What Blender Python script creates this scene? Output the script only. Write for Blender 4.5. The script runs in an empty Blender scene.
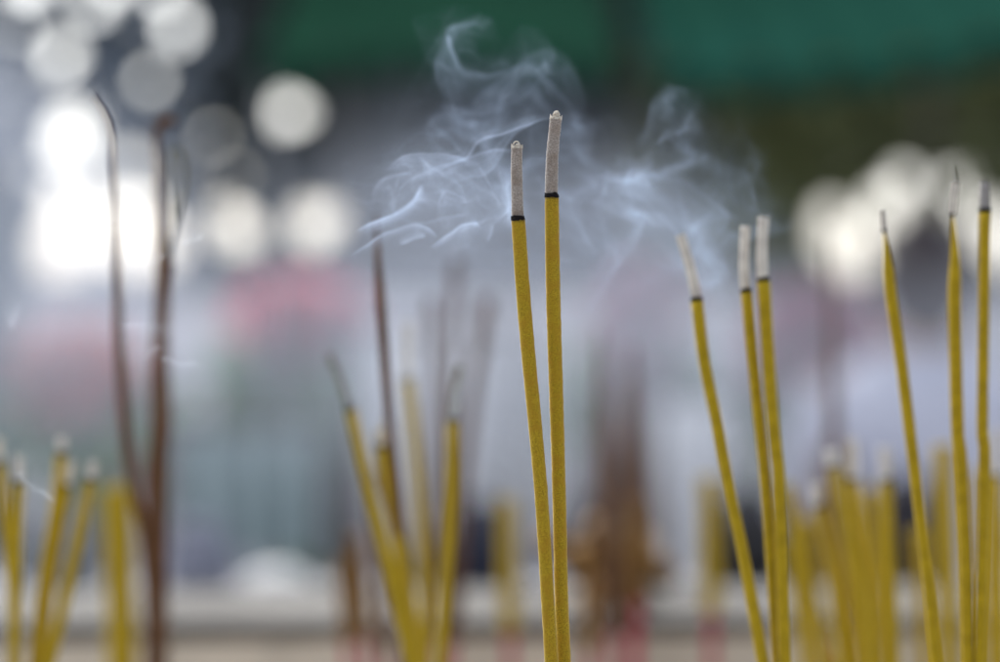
import bpy, bmesh, math, random
import numpy as np
from mathutils import Vector, Matrix, noise as mnoise

random.seed(7); np.random.seed(7)
scene = bpy.context.scene
COL = scene.collection

# ------------------------------------------------------------------ camera
EYE = 1.40                       # camera height above the paving, metres
LENS = 85.0
K = 36.0 / LENS / 1000.0         # size of one photo pixel per metre of distance
FOCUS = 0.63
cam_d = bpy.data.cameras.new("camera")
cam = bpy.data.objects.new("camera", cam_d); COL.objects.link(cam)
cam.location = (0, 0, EYE); cam.rotation_euler = (math.radians(90), 0, 0)
cam_d.lens = LENS; cam_d.sensor_width = 36.0
cam_d.clip_start = 0.02; cam_d.clip_end = 500
cam_d.dof.use_dof = True; cam_d.dof.focus_distance = FOCUS
cam_d.dof.aperture_fstop = 4.6
scene.camera = cam

# ------------------------------------------------------------------ world + sun (bright overcast, seen from the shade)
SUN_EL, SUN_AZ = math.radians(48), math.radians(-28)     # behind the sticks, a little to the left
world = bpy.data.worlds.new("World"); scene.world = world; world.use_nodes = True
nt = world.node_tree; nt.nodes.clear()
wo = nt.nodes.new('ShaderNodeOutputWorld'); bg = nt.nodes.new('ShaderNodeBackground')
sky = nt.nodes.new('ShaderNodeTexSky'); sky.sky_type = 'NISHITA'; sky.sun_disc = False
sky.sun_elevation = SUN_EL; sky.sun_rotation = SUN_AZ
sky.air_density = 1.0; sky.dust_density = 4.0; sky.ozone_density = 1.0
bw = nt.nodes.new('ShaderNodeRGBToBW')
mixc = nt.nodes.new('ShaderNodeMix'); mixc.data_type = 'RGBA'
cn = nt.nodes.new('ShaderNodeTexNoise'); cn.inputs['Scale'].default_value = 2.2; cn.inputs['Detail'].default_value = 4
cr = nt.nodes.new('ShaderNodeMapRange'); cr.inputs[1].default_value = .3; cr.inputs[2].default_value = .7
cr.inputs[3].default_value = .5; cr.inputs[4].default_value = .9
gc = nt.nodes.new('ShaderNodeMix'); gc.data_type = 'RGBA'; gc.blend_type = 'MULTIPLY'; gc.inputs[0].default_value = 1
gc.inputs[7].default_value = (.955, .985, 1.0, 1)
nt.links.new(sky.outputs[0], bw.inputs[0]); nt.links.new(bw.outputs[0], gc.inputs[6])
nt.links.new(cn.outputs[0], cr.inputs[0]); nt.links.new(cr.outputs[0], mixc.inputs[0])
nt.links.new(sky.outputs[0], mixc.inputs[6]); nt.links.new(gc.outputs[2], mixc.inputs[7])
nt.links.new(mixc.outputs[2], bg.inputs[0]); bg.inputs[1].default_value = 0.15
nt.links.new(bg.outputs[0], wo.inputs[0])
sun_d = bpy.data.lights.new("sun", 'SUN'); sun_d.energy = 0.7; sun_d.angle = math.radians(14); sun_d.color = (1, .95, .87)
sun = bpy.data.objects.new("sun", sun_d); COL.objects.link(sun)
sun.location = (0, 0, 6)
_d = Vector((math.sin(SUN_AZ) * math.cos(SUN_EL), math.cos(SUN_AZ) * math.cos(SUN_EL), math.sin(SUN_EL)))
sun.rotation_euler = _d.to_track_quat('Z', 'Y').to_euler()

scene.view_settings.view_transform = 'Standard'; scene.view_settings.look = 'None'
scene.view_settings.exposure = 1.62; scene.view_settings.gamma = 1.0
scene.render.engine = 'CYCLES'
cy = scene.cycles
cy.use_denoising = True; cy.use_adaptive_sampling = False
cy.max_bounces = 6; cy.diffuse_bounces = 3; cy.glossy_bounces = 2; cy.transmission_bounces = 3
cy.volume_bounces = 1; cy.transparent_max_bounces = 8
cy.sample_clamp_indirect = 4.0

# ------------------------------------------------------------------ helpers
def W(px, py, d):
    """a point at real distance d (metres) seen along photo pixel (px, py)"""
    return Vector(((px - 500) * K * d, d, EYE + (331 - py) * K * d))

def link(o, parent=None):
    COL.objects.link(o)
    if parent is not None:
        o.parent = parent
        if parent.type == 'EMPTY' or True:
            o.location = -Vector(parent_world(parent))
    return o

def parent_world(p):
    v = Vector(p.location)
    while p.parent is not None:
        p = p.parent; v += Vector(p.location)
    return v

def mesh_obj(name, bm, mat, parent=None, smooth=True, loc=None):
    """bm holds world coordinates; the object's origin is its parent's, or loc"""
    me = bpy.data.meshes.new(name)
    off = Vector(parent_world(parent)) if parent is not None else Vector(loc if loc is not None else (0, 0, 0))
    bmesh.ops.translate(bm, verts=bm.verts, vec=-off)
    bm.to_mesh(me); bm.free()
    if smooth:
        for p in me.polygons: p.use_smooth = True
    o = bpy.data.objects.new(name, me)
    if isinstance(mat, (list, tuple)):
        for m in mat: me.materials.append(m)
    elif mat: me.materials.append(mat)
    COL.objects.link(o)
    if parent is not None: o.parent = parent
    else: o.location = off
    return o

def thing(name, loc, label, cat, group=None):
    o = bpy.data.objects.new(name, None); COL.objects.link(o)
    o.location = loc; o.empty_display_size = .02
    o['label'] = label; o['category'] = cat
    if group: o['group'] = group
    return o

def tag(o, label=None, cat=None, group=None, kind=None):
    if label: o['label'] = label
    if cat: o['category'] = cat
    if group: o['group'] = group
    if kind: o['kind'] = kind
    return o

def add_box(bm, a, b, bev=0):
    r = bmesh.ops.create_cube(bm, size=1)
    s = [b[i] - a[i] for i in range(3)]; c = [(a[i] + b[i]) / 2 for i in range(3)]
    for v in r['verts']:
        v.co = Vector((v.co.x * s[0] + c[0], v.co.y * s[1] + c[1], v.co.z * s[2] + c[2]))
    if bev:
        es = list({e for v in r['verts'] for e in v.link_edges})
        bmesh.ops.bevel(bm, geom=es, offset=bev, segments=3, affect='EDGES', profile=.6)
    return r['verts']

def spline(pts, n):
    """Catmull-Rom through pts (Vectors), n samples at even arc length"""
    P = [2 * pts[0] - pts[1]] + list(pts) + [2 * pts[-1] - pts[-2]]
    raw = []
    for i in range(1, len(P) - 2):
        p0, p1, p2, p3 = P[i - 1:i + 3]
        for j in range(24):
            t = j / 24
            raw.append(.5 * ((2 * p1) + (p2 - p0) * t + (2 * p0 - 5 * p1 + 4 * p2 - p3) * t * t + (3 * p1 - p0 - 3 * p2 + p3) * t ** 3))
    raw.append(P[-2])
    L = [0]
    for a, b in zip(raw, raw[1:]): L.append(L[-1] + (b - a).length)
    out = []; k = 0
    for i in range(n):
        s = L[-1] * i / (n - 1)
        while k < len(L) - 2 and L[k + 1] < s: k += 1
        f = (s - L[k]) / max(1e-9, L[k + 1] - L[k])
        out.append(raw[k].lerp(raw[k + 1], min(1, f)))
    return out

def scorch(o, end, T, L):
    me = o.data; at = me.attributes.new('scorch', 'FLOAT', 'POINT'); org = Vector(parent_world(o.parent))
    for i, v in enumerate(me.vertices):
        at.data[i].value = math.exp(-abs((v.co + org - end).dot(T)) / L)

def tube(bm, path, rad, seg=16, cap=True, rough=0, seed=0, freq=900):
    """rad: number or f(t)"""
    n = len(path); rings = []
    ref = Vector((0, 1, 0))
    for i, p in enumerate(path):
        t = i / (n - 1)
        T = (path[min(n - 1, i + 1)] - path[max(0, i - 1)]).normalized()
        X = T.cross(ref).normalized(); Y = X.cross(T).normalized()
        r = rad(t) if callable(rad) else rad
        ring = []
        for j in range(seg):
            a = 2 * math.pi * j / seg
            q = X * math.cos(a) + Y * math.sin(a)
            rr = r
            if rough:
                rr = r * (1 + rough * mnoise.noise((p + q * r) * freq + Vector((seed, 0, 0)))
                          + rough * .7 * mnoise.noise((p + q * r) * freq * .22 + Vector((seed, 3, 0))))
            ring.append(bm.verts.new(p + q * rr))
        rings.append(ring)
    for a, b in zip(rings, rings[1:]):
        for j in range(seg):
            bm.faces.new((a[j], a[(j + 1) % seg], b[(j + 1) % seg], b[j]))
    if cap:
        bm.faces.new(rings[0][::-1]); bm.faces.new(rings[-1])
    return rings

def lathe(bm, c, prof, seg=32, wob=0):
    rings = []
    for r, z in prof:
        rings.append([bm.verts.new((c[0] + r * math.cos(2 * math.pi * j / seg), c[1] + r * math.sin(2 * math.pi * j / seg), c[2] + z)) for j in range(seg)])
    for a, b in zip(rings, rings[1:]):
        for j in range(seg):
            bm.faces.new((a[j], a[(j + 1) % seg], b[(j + 1) % seg], b[j]))
    bm.faces.new(rings[0][::-1]); bm.faces.new(rings[-1])

# ------------------------------------------------------------------ materials
def mat(name, c1, c2=None, scale=50, rough=.8, metal=0, bump=0, bscale=None, sheen=0, detail=4, contrast=(.35, .65),
        trans=0, spec=.4, coord='Object', sheen_tint=None, c3=None, scale3=8, burn=None):
    m = bpy.data.materials.new(name); m.use_nodes = True
    t = m.node_tree; b = t.nodes['Principled BSDF']
    b.inputs['Roughness'].default_value = rough; b.inputs['Metallic'].default_value = metal
    b.inputs['Specular IOR Level'].default_value = spec
    if sheen:
        b.inputs['Sheen Weight'].default_value = sheen; b.inputs['Sheen Roughness'].default_value = .4
        if sheen_tint: b.inputs['Sheen Tint'].default_value = (*sheen_tint, 1)
    tc = t.nodes.new('ShaderNodeTexCoord')
    n = t.nodes.new('ShaderNodeTexNoise'); n.inputs['Scale'].default_value = scale; n.inputs['Detail'].default_value = detail
    t.links.new(tc.outputs[coord], n.inputs['Vector'])
    if c2:
        mr = t.nodes.new('ShaderNodeMapRange'); mr.inputs[1].default_value = contrast[0]; mr.inputs[2].default_value = contrast[1]
        mx = t.nodes.new('ShaderNodeMix'); mx.data_type = 'RGBA'
        mx.inputs[6].default_value = (*c1, 1); mx.inputs[7].default_value = (*c2, 1)
        t.links.new(n.outputs[0], mr.inputs[0]); t.links.new(mr.outputs[0], mx.inputs[0])
        out = mx.outputs[2]
        if c3:
            n3 = t.nodes.new('ShaderNodeTexNoise'); n3.inputs['Scale'].default_value = scale3; n3.inputs['Detail'].default_value = 3
            t.links.new(tc.outputs[coord], n3.inputs['Vector'])
            m3 = t.nodes.new('ShaderNodeMapRange'); m3.inputs[1].default_value = .42; m3.inputs[2].default_value = .68
            m3.inputs[4].default_value = .75
            x3 = t.nodes.new('ShaderNodeMix'); x3.data_type = 'RGBA'; x3.inputs[7].default_value = (*c3, 1)
            t.links.new(n3.outputs[0], m3.inputs[0]); t.links.new(m3.outputs[0], x3.inputs[0])
            t.links.new(out, x3.inputs[6]); out = x3.outputs[2]
        if burn:                                    # scorched zone beside the glowing edge (attribute laid along the stick)
            at = t.nodes.new('ShaderNodeAttribute'); at.attribute_name = 'scorch'
            ad = t.nodes.new('ShaderNodeMath'); ad.operation = 'MULTIPLY_ADD'; ad.inputs[1].default_value = .7; ad.inputs[2].default_value = -.35
            sm = t.nodes.new('ShaderNodeMath'); sm.operation = 'ADD'; sm.use_clamp = True
            ml = t.nodes.new('ShaderNodeMath'); ml.operation = 'MULTIPLY'; ml.use_clamp = True
            xb = t.nodes.new('ShaderNodeMix'); xb.data_type = 'RGBA'; xb.inputs[7].default_value = (*burn, 1)
            t.links.new(n.outputs[0], ad.inputs[0]); t.links.new(at.outputs['Fac'], sm.inputs[0]); t.links.new(ad.outputs[0], sm.inputs[1])
            t.links.new(sm.outputs[0], ml.inputs[0]); t.links.new(at.outputs['Fac'], ml.inputs[1]); ml.inputs[1].default_value = 1
            t.links.new(ml.outputs[0], xb.inputs[0]); t.links.new(out, xb.inputs[6]); out = xb.outputs[2]
        t.links.new(out, b.inputs['Base Color'])
    else:
        b.inputs['Base Color'].default_value = (*c1, 1)
    if bump:
        nb = t.nodes.new('ShaderNodeTexNoise'); nb.inputs['Scale'].default_value = bscale or scale; nb.inputs['Detail'].default_value = 5
        t.links.new(tc.outputs[coord], nb.inputs['Vector'])
        bp = t.nodes.new('ShaderNodeBump'); bp.inputs['Strength'].default_value = 1; bp.inputs['Distance'].default_value = bump
        t.links.new(nb.outputs[0], bp.inputs['Height']); t.links.new(bp.outputs[0], b.inputs['Normal'])
    if trans:
        tr = t.nodes.new('ShaderNodeBsdfTranslucent'); ms = t.nodes.new('ShaderNodeMixShader'); ms.inputs[0].default_value = trans
        o = t.nodes['Material Output']
        if c2: t.links.new(out, tr.inputs[0])
        else: tr.inputs[0].default_value = (*c1, 1)
        t.links.new(b.outputs[0], ms.inputs[1]); t.links.new(tr.outputs[0], ms.inputs[2]); t.links.new(ms.outputs[0], o.inputs[0])
    return m

M = {}
M['coat'] = mat('yellow_incense_paste', (.42, .285, .020), (.25, .17, .013), scale=3200, rough=.95, bump=.00013, bscale=3000,
                sheen=.45, sheen_tint=(1, .85, .5), detail=3, contrast=(.40, .60), spec=.15, burn=(.03, .015, .008), c3=(.33, .19, .016), scale3=320)
M['coat_far'] = mat('yellow_incense_paste_plain', (.38, .26, .012), (.30, .205, .010), scale=300, rough=.95, sheen=.25, sheen_tint=(1, .85, .5), spec=.15)
M['coat_brown'] = mat('brown_incense_paste', (.13, .066, .034), (.085, .044, .024), scale=200, rough=.95, spec=.15)
M['coat_amber'] = mat('amber_incense_paste', (.19, .10, .025), (.13, .065, .018), scale=200, rough=.95, spec=.15)
M['ash'] = mat('incense_ash', (.45, .40, .365), (.25, .215, .195), scale=2600, rough=1, bump=.00010, bscale=2200, sheen=.8, detail=5,
               spec=.1, c3=(.25, .20, .165), scale3=260, burn=(.10, .095, .10), trans=.22)
M['ash_far'] = mat('incense_ash_plain', (.60, .56, .50), (.46, .42, .38), scale=400, rough=1, spec=.1)
M['ash_grey'] = mat('incense_ash_grey', (.30, .285, .28), (.17, .16, .16), scale=500, rough=1, spec=.1)
M['ash_dark'] = mat('incense_ash_grey_green', (.22, .22, .17), (.16, .16, .13), scale=400, rough=1, spec=.1)
M['tipash'] = mat('crumbly_ash_tip', (.58, .53, .46), (.36, .31, .24), scale=1500, rough=1, bump=.0001, bscale=2500, spec=.1)
M['char'] = mat('charred_ring', (.012, .010, .010), (.004, .003, .004), scale=2500, rough=.95, bump=.0001, bscale=2500, spec=.2)
M['red'] = mat('red_bamboo', (.36, .02, .05), (.26, .015, .04), scale=300, rough=.6)
M['core'] = mat('bamboo_core', (.05, .04, .035), (.02, .018, .016), scale=900, rough=.9)
M['stone'] = mat('pale_stone_rim', (.135, .125, .112), (.095, .088, .078), scale=22, rough=.85, bump=.0006, bscale=90, c3=(.07, .062, .055), scale3=9)
M['stone_in'] = mat('worn_stone_wall', (.46, .39, .31), (.34, .29, .23), scale=18, rough=.9, bump=.001, bscale=70)
M['sand'] = mat('grey_ash_sand', (.34, .31, .27), (.22, .20, .17), scale=260, rough=1, bump=.0012, bscale=500)

# ------------------------------------------------------------------ setting
bm = bmesh.new()
bmesh.ops.create_grid(bm, x_segments=40, y_segments=40, size=60)
bmesh.ops.translate(bm, verts=bm.verts, vec=(0, 40, 0))
M['paving'] = mat('grey_paving', (.22, .21, .20), (.14, .135, .13), scale=3, rough=.9, bump=.004, bscale=40)
tag(mesh_obj('ground', bm, M['paving']), 'grey paved temple yard', None, None, 'structure')

# ------------------------------------------------------------------ the stone burner that carries the sticks
SAND = EYE - 0.197
RIMZ = EYE - 0.154
burner = thing('incense_burner', (0, .72, 0), 'pale stone incense trough whose blurred far rim crosses the photo behind the sticks', 'incense burner')
YAW = math.radians(4)
def rot_about(bm, c, a):
    bmesh.ops.rotate(bm, verts=bm.verts, cent=c, matrix=Matrix.Rotation(a, 3, 'Z'))
C0 = (0, 1.25, 0)
def rim_piece(x0, x1, y0, y1, z0=RIMZ - .009, z1=RIMZ, bev=.003):
    b = bmesh.new(); add_box(b, (x0, y0, z0), (x1, y1, z1), bev); rot_about(b, C0, YAW); return b
mesh_obj('rim', rim_piece(-.9, .9, 1.255, 1.425), M['stone'], burner)
mesh_obj('rim', rim_piece(-.9, .9, .18, .30), M['stone'], burner)
mesh_obj('rim', rim_piece(-.9, -.78, .303, 1.252), M['stone'], burner)
mesh_obj('rim', rim_piece(.78, .9, .303, 1.252), M['stone'], burner)
for (x0, x1, y0, y1) in ((-.88, .88, 1.2565, 1.420), (-.88, .88, .20, .285), (-.88, -.79, .290, 1.255), (.79, .88, .290, 1.255)):
    mesh_obj('side_wall', rim_piece(x0, x1, y0, y1, .25, RIMZ - .0098, 0), M['stone_in'], burner)
for sx in (-1, 1):
    for yy in (.3, 1.3):
        mesh_obj('foot', rim_piece(sx * .8 - .07, sx * .8 + .07, yy - .07, yy + .07, 0, .248, .01), M['stone'], burner)
b = bmesh.new()
bmesh.ops.create_grid(b, x_segments=150, y_segments=80, size=1)
for v in b.verts:
    v.co = Vector((v.co.x * .785, .78 + v.co.y * .485, SAND + .006 * mnoise.noise(v.co * 14) + .003 * mnoise.noise(v.co * 60)))
rot_about(b, C0, YAW)
mesh_obj('sand_bed', b, M['sand'], burner)

# ------------------------------------------------------------------ incense sticks
def down_to_sand(pts, d):
    """carry the last leaning direction on to the sand below the frame"""
    a, b_ = pts[1], pts[0]
    dirv = (b_ - a); 
    if dirv.z > -1e-4: dirv = Vector((0, 0, -1))
    dirv = dirv / -dirv.z
    n = b_ + dirv * (b_.z - (SAND - .012))
    return [n]

def stick(label, d, w, path, ash=None, ash_w=None, char=True, kind='yellow', group='incense sticks standing in the burner',
          handle=.043, hero=False, ash_kind=None, taper=None, wick=None, d_top=None, cat='incense stick'):
    """path: photo pixels of the coated shaft, bottom first; ash: pixels of the ash left above it, bottom first; w: thickness in pixels"""
    d_top = d_top or d
    y0, y1 = path[0][1], path[-1][1]
    def P(p):
        f = (y0 - p[1]) / max(1, y0 - y1)
        return W(p[0], p[1], d + (d_top - d) * max(0, f))
    pts = [P(p) for p in path]
    base = down_to_sand(pts, d)
    full = base + pts
    R = w * K * d / 2
    foot = Vector(full[0]); foot.z = SAND
    root = thing('incense_stick', foot, label, cat, group)
    steps = 260 if hero else 60
    sp = spline(full, steps)
    hz = SAND + handle
    up = [p for p in sp if p.z >= hz]; lo = [p for p in sp if p.z < hz]
    cm = {'yellow': M['coat'] if hero else M['coat_far'], 'brown': M['coat_brown'], 'amber': M['coat_amber']}[kind]
    if not hero:                                   # handle below the paste
        pass
    b1 = bmesh.new()
    if taper:
        rf = lambda t: R * (1 if t < taper else 1 - .78 * (t - taper) / (1 - taper))
    else:
        rf = lambda t: R * (.985 + .03 * math.sin(t * 9 + d * 40))
    tube(b1, up, rf, 40 if hero else 16, True, .05 if hero else .03, d * 77, 2300 if hero else 600)
    co_ = mesh_obj('coating', b1, cm, root)
    if hero: scorch(co_, sp[-1], (sp[-1] - sp[-4]).normalized(), .0007)
    if len(lo) > 1:
        b2 = bmesh.new(); tube(b2, lo + [up[0] + (up[1] - up[0]) * .6], R * .5, 10)
        mesh_obj('handle', b2, M['red'], root)
    if not ash: return root
    A = [P(p) for p in ash]
    end = sp[-1]
    aw = (ash_w or w * .86) * K * d / 2
    am = {'amber': M['coat_amber'], 'grey': M['ash_grey'], None: M['ash'] if hero else M['ash_far'], 'dark': M['ash_dark'], 'brown': M['coat_brown'], 'hero': M['ash']}[ash_kind]
    asp = spline([end + (A[0] - end).normalized() * R * .1] + A, 120 if hero else 24)
    # charred ring between paste and ash
    chl = 4.3 * K * d if hero else 4.5 * K * d
    T = (asp[3] - asp[0]).normalized()
    if char:
        b3 = bmesh.new()
        cp = [end - T * chl * .10 + T * chl * (i / 8) for i in range(9)]
        tube(b3, cp, lambda t: (R * (1.015 if not taper else .35)) * (1 - t * t * .10), 40 if hero else 14, True, .05 if hero else .03, 5 + d * 13, 2600)
        if hero:                                   # uneven lower and upper edge
            for v in b3.verts:
                a = (v.co - end).dot(T)
                v.co += T * (.00042 * mnoise.noise(v.co * 900 + Vector((9, 0, 0))) + .00012 * (v.co.x - end.x) / R * -1.6)
        mesh_obj('char_ring', b3, M['char'], root)
    b4 = bmesh.new()
    start = end + T * chl * .75
    ap = [p for p in asp if (p - end).dot(T) > chl * .72]
    ap = [start] + ap
    rings = tube(b4, ap, lambda t: aw * (1.0 - .05 * t + .02 * math.sin(t * 7) + (.028 * mnoise.noise(Vector((t * 16, d * 50, 0))) if hero else 0)), 40 if hero else 14, True, .05 if hero else .05, 33 + d * 9, 1900)
    ashobj = mesh_obj('ash', b4, am, root)
    if hero: scorch(ashobj, start, T, .0006)
    if hero:
        top = ap[-1]; T2 = (ap[-1] - ap[-4]).normalized()
        b5 = bmesh.new()
        X = T2.cross(Vector((0, 1, 0))).normalized(); Yv = X.cross(T2)
        # broken lip: uneven low wall of flakes round the edge
        n = 40; inner = []; outer = []; lip = []
        for j in range(n):
            a = 2 * math.pi * j / n
            q = X * math.cos(a) + Yv * math.sin(a)
            h = aw * (.10 + .34 * max(0, mnoise.noise(Vector((math.cos(a) * 2.1, math.sin(a) * 2.1, hero * 5.3)))) + (.42 if abs(abs(math.cos(a)) - 1) < .05 else 0) * (1 if hero != 2 or math.cos(a) > 0 else .8))
            outer.append(b5.verts.new(top + q * aw * 1.0 - T2 * aw * .25)); lip.append(b5.verts.new(top + q * aw * .97 + T2 * h)); inner.append(b5.verts.new(top + q * aw * .70 + T2 * h * .3))
        for a_, b_ in ((outer, lip), (lip, inner)):
            for j in range(n): b5.faces.new((a_[j], a_[(j + 1) % n], b_[(j + 1) % n], b_[j]))
        b5.faces.new(inner)
        # crumb of ash left on the core
        if hero == 1:
            r = bmesh.ops.create_icosphere(b5, subdivisions=4, radius=1)
            for v in r['verts']:
                c = v.co.copy()
                c = Vector((c.x * .60, c.y * .60, c.z * .80 + .35)) * (1 + .13 * mnoise.noise(v.co * 2.6) + .05 * mnoise.noise(v.co * 8))
                v.co = top + (X * c.x + Yv * c.y + T2 * c.z) * aw
        else:
            r = bmesh.ops.create_icosphere(b5, subdivisions=4, radius=1)
            for v in r['verts']:
                c = v.co.copy()
                c = Vector((c.x * .5 - .12, c.y * .5, c.z * .42 + .18)) * (1 + .25 * mnoise.noise(v.co * 2.6) + .08 * mnoise.noise(v.co * 8))
                v.co = top + (X * c.x + Yv * c.y + T2 * c.z) * aw
            loop = [top + (X * (.12 + .5 * math.cos(t)) + T2 * (.38 + .55 * math.sin(t))) * aw for t in [math.pi * (-.15 + 1.25 * i / 18) for i in range(19)]]
            tube(b5, loop, aw * .13, 10, True, .25, 3, 3000)
        mesh_obj('ash_crumb', b5, M['tipash'], ashobj)
    if wick:
        b6 = bmesh.new(); wp = [P(p) for p in wick]
        tube(b6, spline(wp, 16), lambda t: .9 * K * d * (1 - .4 * t), 8)
        mesh_obj('core', b6, M['core'], root)
    return root

# the two in focus
stick('taller sharp yellow stick of the two in focus, grey ash tip curving right', .632, 14.2,
      [(564, 662), (561.5, 600), (559.3, 500), (557.6, 437), (553.9, 320), (552.4, 250), (551.8, 197)],
      [(551.4, 190), (552, 165), (553.2, 145), (555.9, 118)], 12.6, hero=1)
stick('shorter sharp yellow stick of the two in focus, upright grey ash tip', .628, 14.0,
      [(551.5, 662), (547.7, 600), (541.6, 500), (536.2, 437), (526.2, 330), (521.5, 270), (518.2, 220)],
      [(517.6, 214), (516.9, 185), (516.6, 165), (517.0, 147)], 11.8, hero=2)
# right group, nearly sharp
stick('yellow stick leaning left with bent white ash, nearest right of the sharp pair', .571, 12.5,
      [(763, 662), (743.8, 557), (729.5, 490), (715.7, 417), (704.4, 363), (696.8, 301)], [(696, 294), (690, 266), (684, 246), (680.5, 235)], 10.5, d_top=.573)
stick('yellow stick with white ash, the lower of the touching pair at the right', .574, 11.8,
      [(778, 662), (774, 600), (765, 480), (755, 381), (746.5, 292)], [(745, 286), (744, 260), (745.3, 226)], 10)
stick('yellow stick with tallest white ash, touching its lower neighbour at the right', .571, 13.4,
      [(785, 662), (779.5, 490), (774.7, 440), (770, 381), (763.6, 281)], [(762.5, 275), (762, 250), (763.8, 217)], 11.5)
stick('slim yellow stick leaning left with a burnt pointed tip, fourth from the right edge', .705, 12,
      [(936, 662), (929.6, 595), (918.6, 504), (909.8, 431), (901.3, 363), (891.6, 300), (887.5, 262), (884.2, 232)],
      [(883.2, 226), (882.6, 210)], 6, taper=.93)
stick('yellow stick with slanted burn and thin black core above its ash at the right', .706, 13.2,
      [(968, 662), (966, 566), (960.7, 457), (957.6, 431), (954.6, 308), (955, 260), (953.2, 216)],
      [(953.5, 209), (956, 183)], 7.5, taper=.90, wick=[(957, 184), (956.2, 176), (955, 168)])
stick('yellow stick with short stubby grey ash beside the right edge', .704, 11.8,
      [(980, 662), (981.5, 603), (984.4, 457), (982.5, 430), (984.2, 287), (985, 212)], [(984.5, 206), (984.2, 182)], 10, ash_kind='grey')
# middle right cluster, blurred
Y = 'yellow'
stick('blurred yellow stick with pinkish ash crumb, tallest of the cluster under the right-hand gap', .865, 13,
      [(871, 668), (864.5, 607), (847.7, 540), (834.3, 468)], [(832.5, 462), (831, 450)], 12)
stick('blurred yellow stick with pale ash straight above, second in the low right cluster', .88, 12,
      [(871, 662), (861, 550), (852.8, 481)], [(852.5, 476), (852.5, 440)], 11)
stick('blurred upright yellow stick with pale ash, rightmost of the low right cluster', .865, 12,
      [(894.7, 662), (890.6, 574), (886.3, 482)], [(885.8, 476), (885, 448)], 11)
stick('blurred short yellow stick with pale ash lump, lowest tip of the right cluster', .885, 12.5,
      [(845, 662), (832.6, 574), (819, 508)], [(817.5, 502), (817, 484)], 11)
stick('very blurred yellow stick leaning left beside the touching pair', 1.0, 12.5,
      [(830, 662), (800.8, 550), (785.7, 485)])
stick('very blurred olive yellow stick behind the low right cluster', 1.1, 13,
      [(876, 662), (873, 560), (871, 488)], handle=.03)
stick('smeared olive yellow stick, leftmost of the fill behind the low right cluster', 1.05, 15,
      [(822, 668), (812, 590), (803, 520)], handle=.03)
stick('smeared olive yellow stick between the lump tipped and the crumb tipped sticks', 1.06, 16,
      [(858, 668), (850, 580), (843, 498)], handle=.03)
stick('smeared olive yellow stick seen between the two pale ashed cluster sticks', 1.04, 14,
      [(883, 668), (880, 580), (872, 500)], handle=.03)
stick('smeared yellow stick between the stubby ash stick and the right edge', 1.02, 14,
      [(992, 668), (990, 560), (991, 470)], handle=.03)
stick('very blurred thick yellow stick left of the black cored stick', 1.0, 20,
      [(950, 668), (947, 560), (943, 446)], handle=.03)
stick('blurred yellow stick cut by the right edge of the photo', .865, 11,
      [(1001, 662), (999, 560), (997, 478)], [(996.5, 470), (996, 430)], 9)
stick('blurred yellow stick between the black cored and the stubby ash sticks', 1.05, 10,
      [(975, 662), (974, 560), (972, 470)], handle=.03)
stick('smeared dull yellow stick standing alone left of the leaning right stick', 1.2, 19,
      [(712, 668), (711, 580), (709, 478)], handle=.052)
stick('smeared brown amber stick with a red foot behind the sharp pair', 1.12, 15,
      [(589, 668), (590, 600), (591, 545)], kind='amber')
stick('smeared stick whose magenta foot shows under the golden ornament', 1.14, 15,
      [(638, 668), (638, 610), (636, 500)], kind='amber', handle=.066)
stick('smeared dull yellow stick left of the sharp pair before dark shapes', 1.2, 18,
      [(511, 668), (509, 590), (507, 500)], handle=.044)
stick('smeared deep yellow stick standing low just left of the slim pointed stick at the right', 1.08, 15,
      [(925, 668), (922, 600), (918, 530)], handle=.03)
stick('smeared yellow stick low between the touching pair and the right cluster', 1.0, 13,
      [(806, 668), (799, 600), (792, 540)], handle=.03)
# centre left group
stick('yellow stick with thin bent grey ash, leftmost of the centre left group', .83, 12.4,
      [(411, 662), (390, 573), (368.3, 486), (351.3, 410)], [(348, 405), (340, 380), (334, 366), (329, 354)], 7, ash_kind='dark')
stick('yellow stick with pinkish ash crumb, lowest tip of the centre left group', .845, 12.6,
      [(417, 662), (407, 612), (395, 524), (380.5, 449)], [(379.5, 443), (379, 430)], 10)
stick('yellow stick behind the crumb tipped one, in line with the brown stick', .88, 12,
      [(421, 668), (408, 590), (397.5, 500), (389, 422)], [(388.7, 416), (388.5, 404)], 8)
stick('pale yellow stick with faint ash straight up, middle of the centre left group', .92, 12,
      [(425, 668), (425.6, 583), (417.9, 476), (408, 381)], [(407.7, 375), (408.5, 322)], 9)
stick('yellow stick leaning right with thin ash, rightmost of the centre left group', .84, 12.6,
      [(441, 662), (445, 592), (451, 500), (452.4, 422)], [(453, 416), (455, 392), (460, 366)], 7, ash_kind='dark')
stick('brown burnt stick rising above the centre left group', .88, 9,
      [(404, 668), (399, 520), (391, 440), (387.6, 396), (383, 332), (378, 262), (376, 215)], kind='brown', taper=.86, d_top=.76)
stick('faint mauve brown stick, left one of three behind the centre left group', 1.15, 10,
      [(440, 668), (436, 480), (431, 300)], kind='brown')
stick('faint mauve brown stick, tallest of three behind the centre left group', 1.14, 9,
      [(446, 668), (450, 420), (456, 258)], kind='brown')
stick('faint mauve brown stick slanting right behind the centre left group', 1.15, 12,
      [(452, 668), (468, 440), (487, 298)], kind='brown')
stick('smeared amber stick with a red foot left of the centre left group', 1.18, 16,
      [(367, 668), (362, 610), (356, 535)], kind='amber')
stick('faint brown stick low between the leftmost and middle sticks of the centre left group', 1.1, 12,
      [(386, 668), (380, 560), (372, 470)], kind='brown')
stick('smeared amber stick, shortest one at the left foot of the centre left group', 1.16, 14,
      [(348, 668), (346, 610), (342, 560)], kind='amber')
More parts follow.
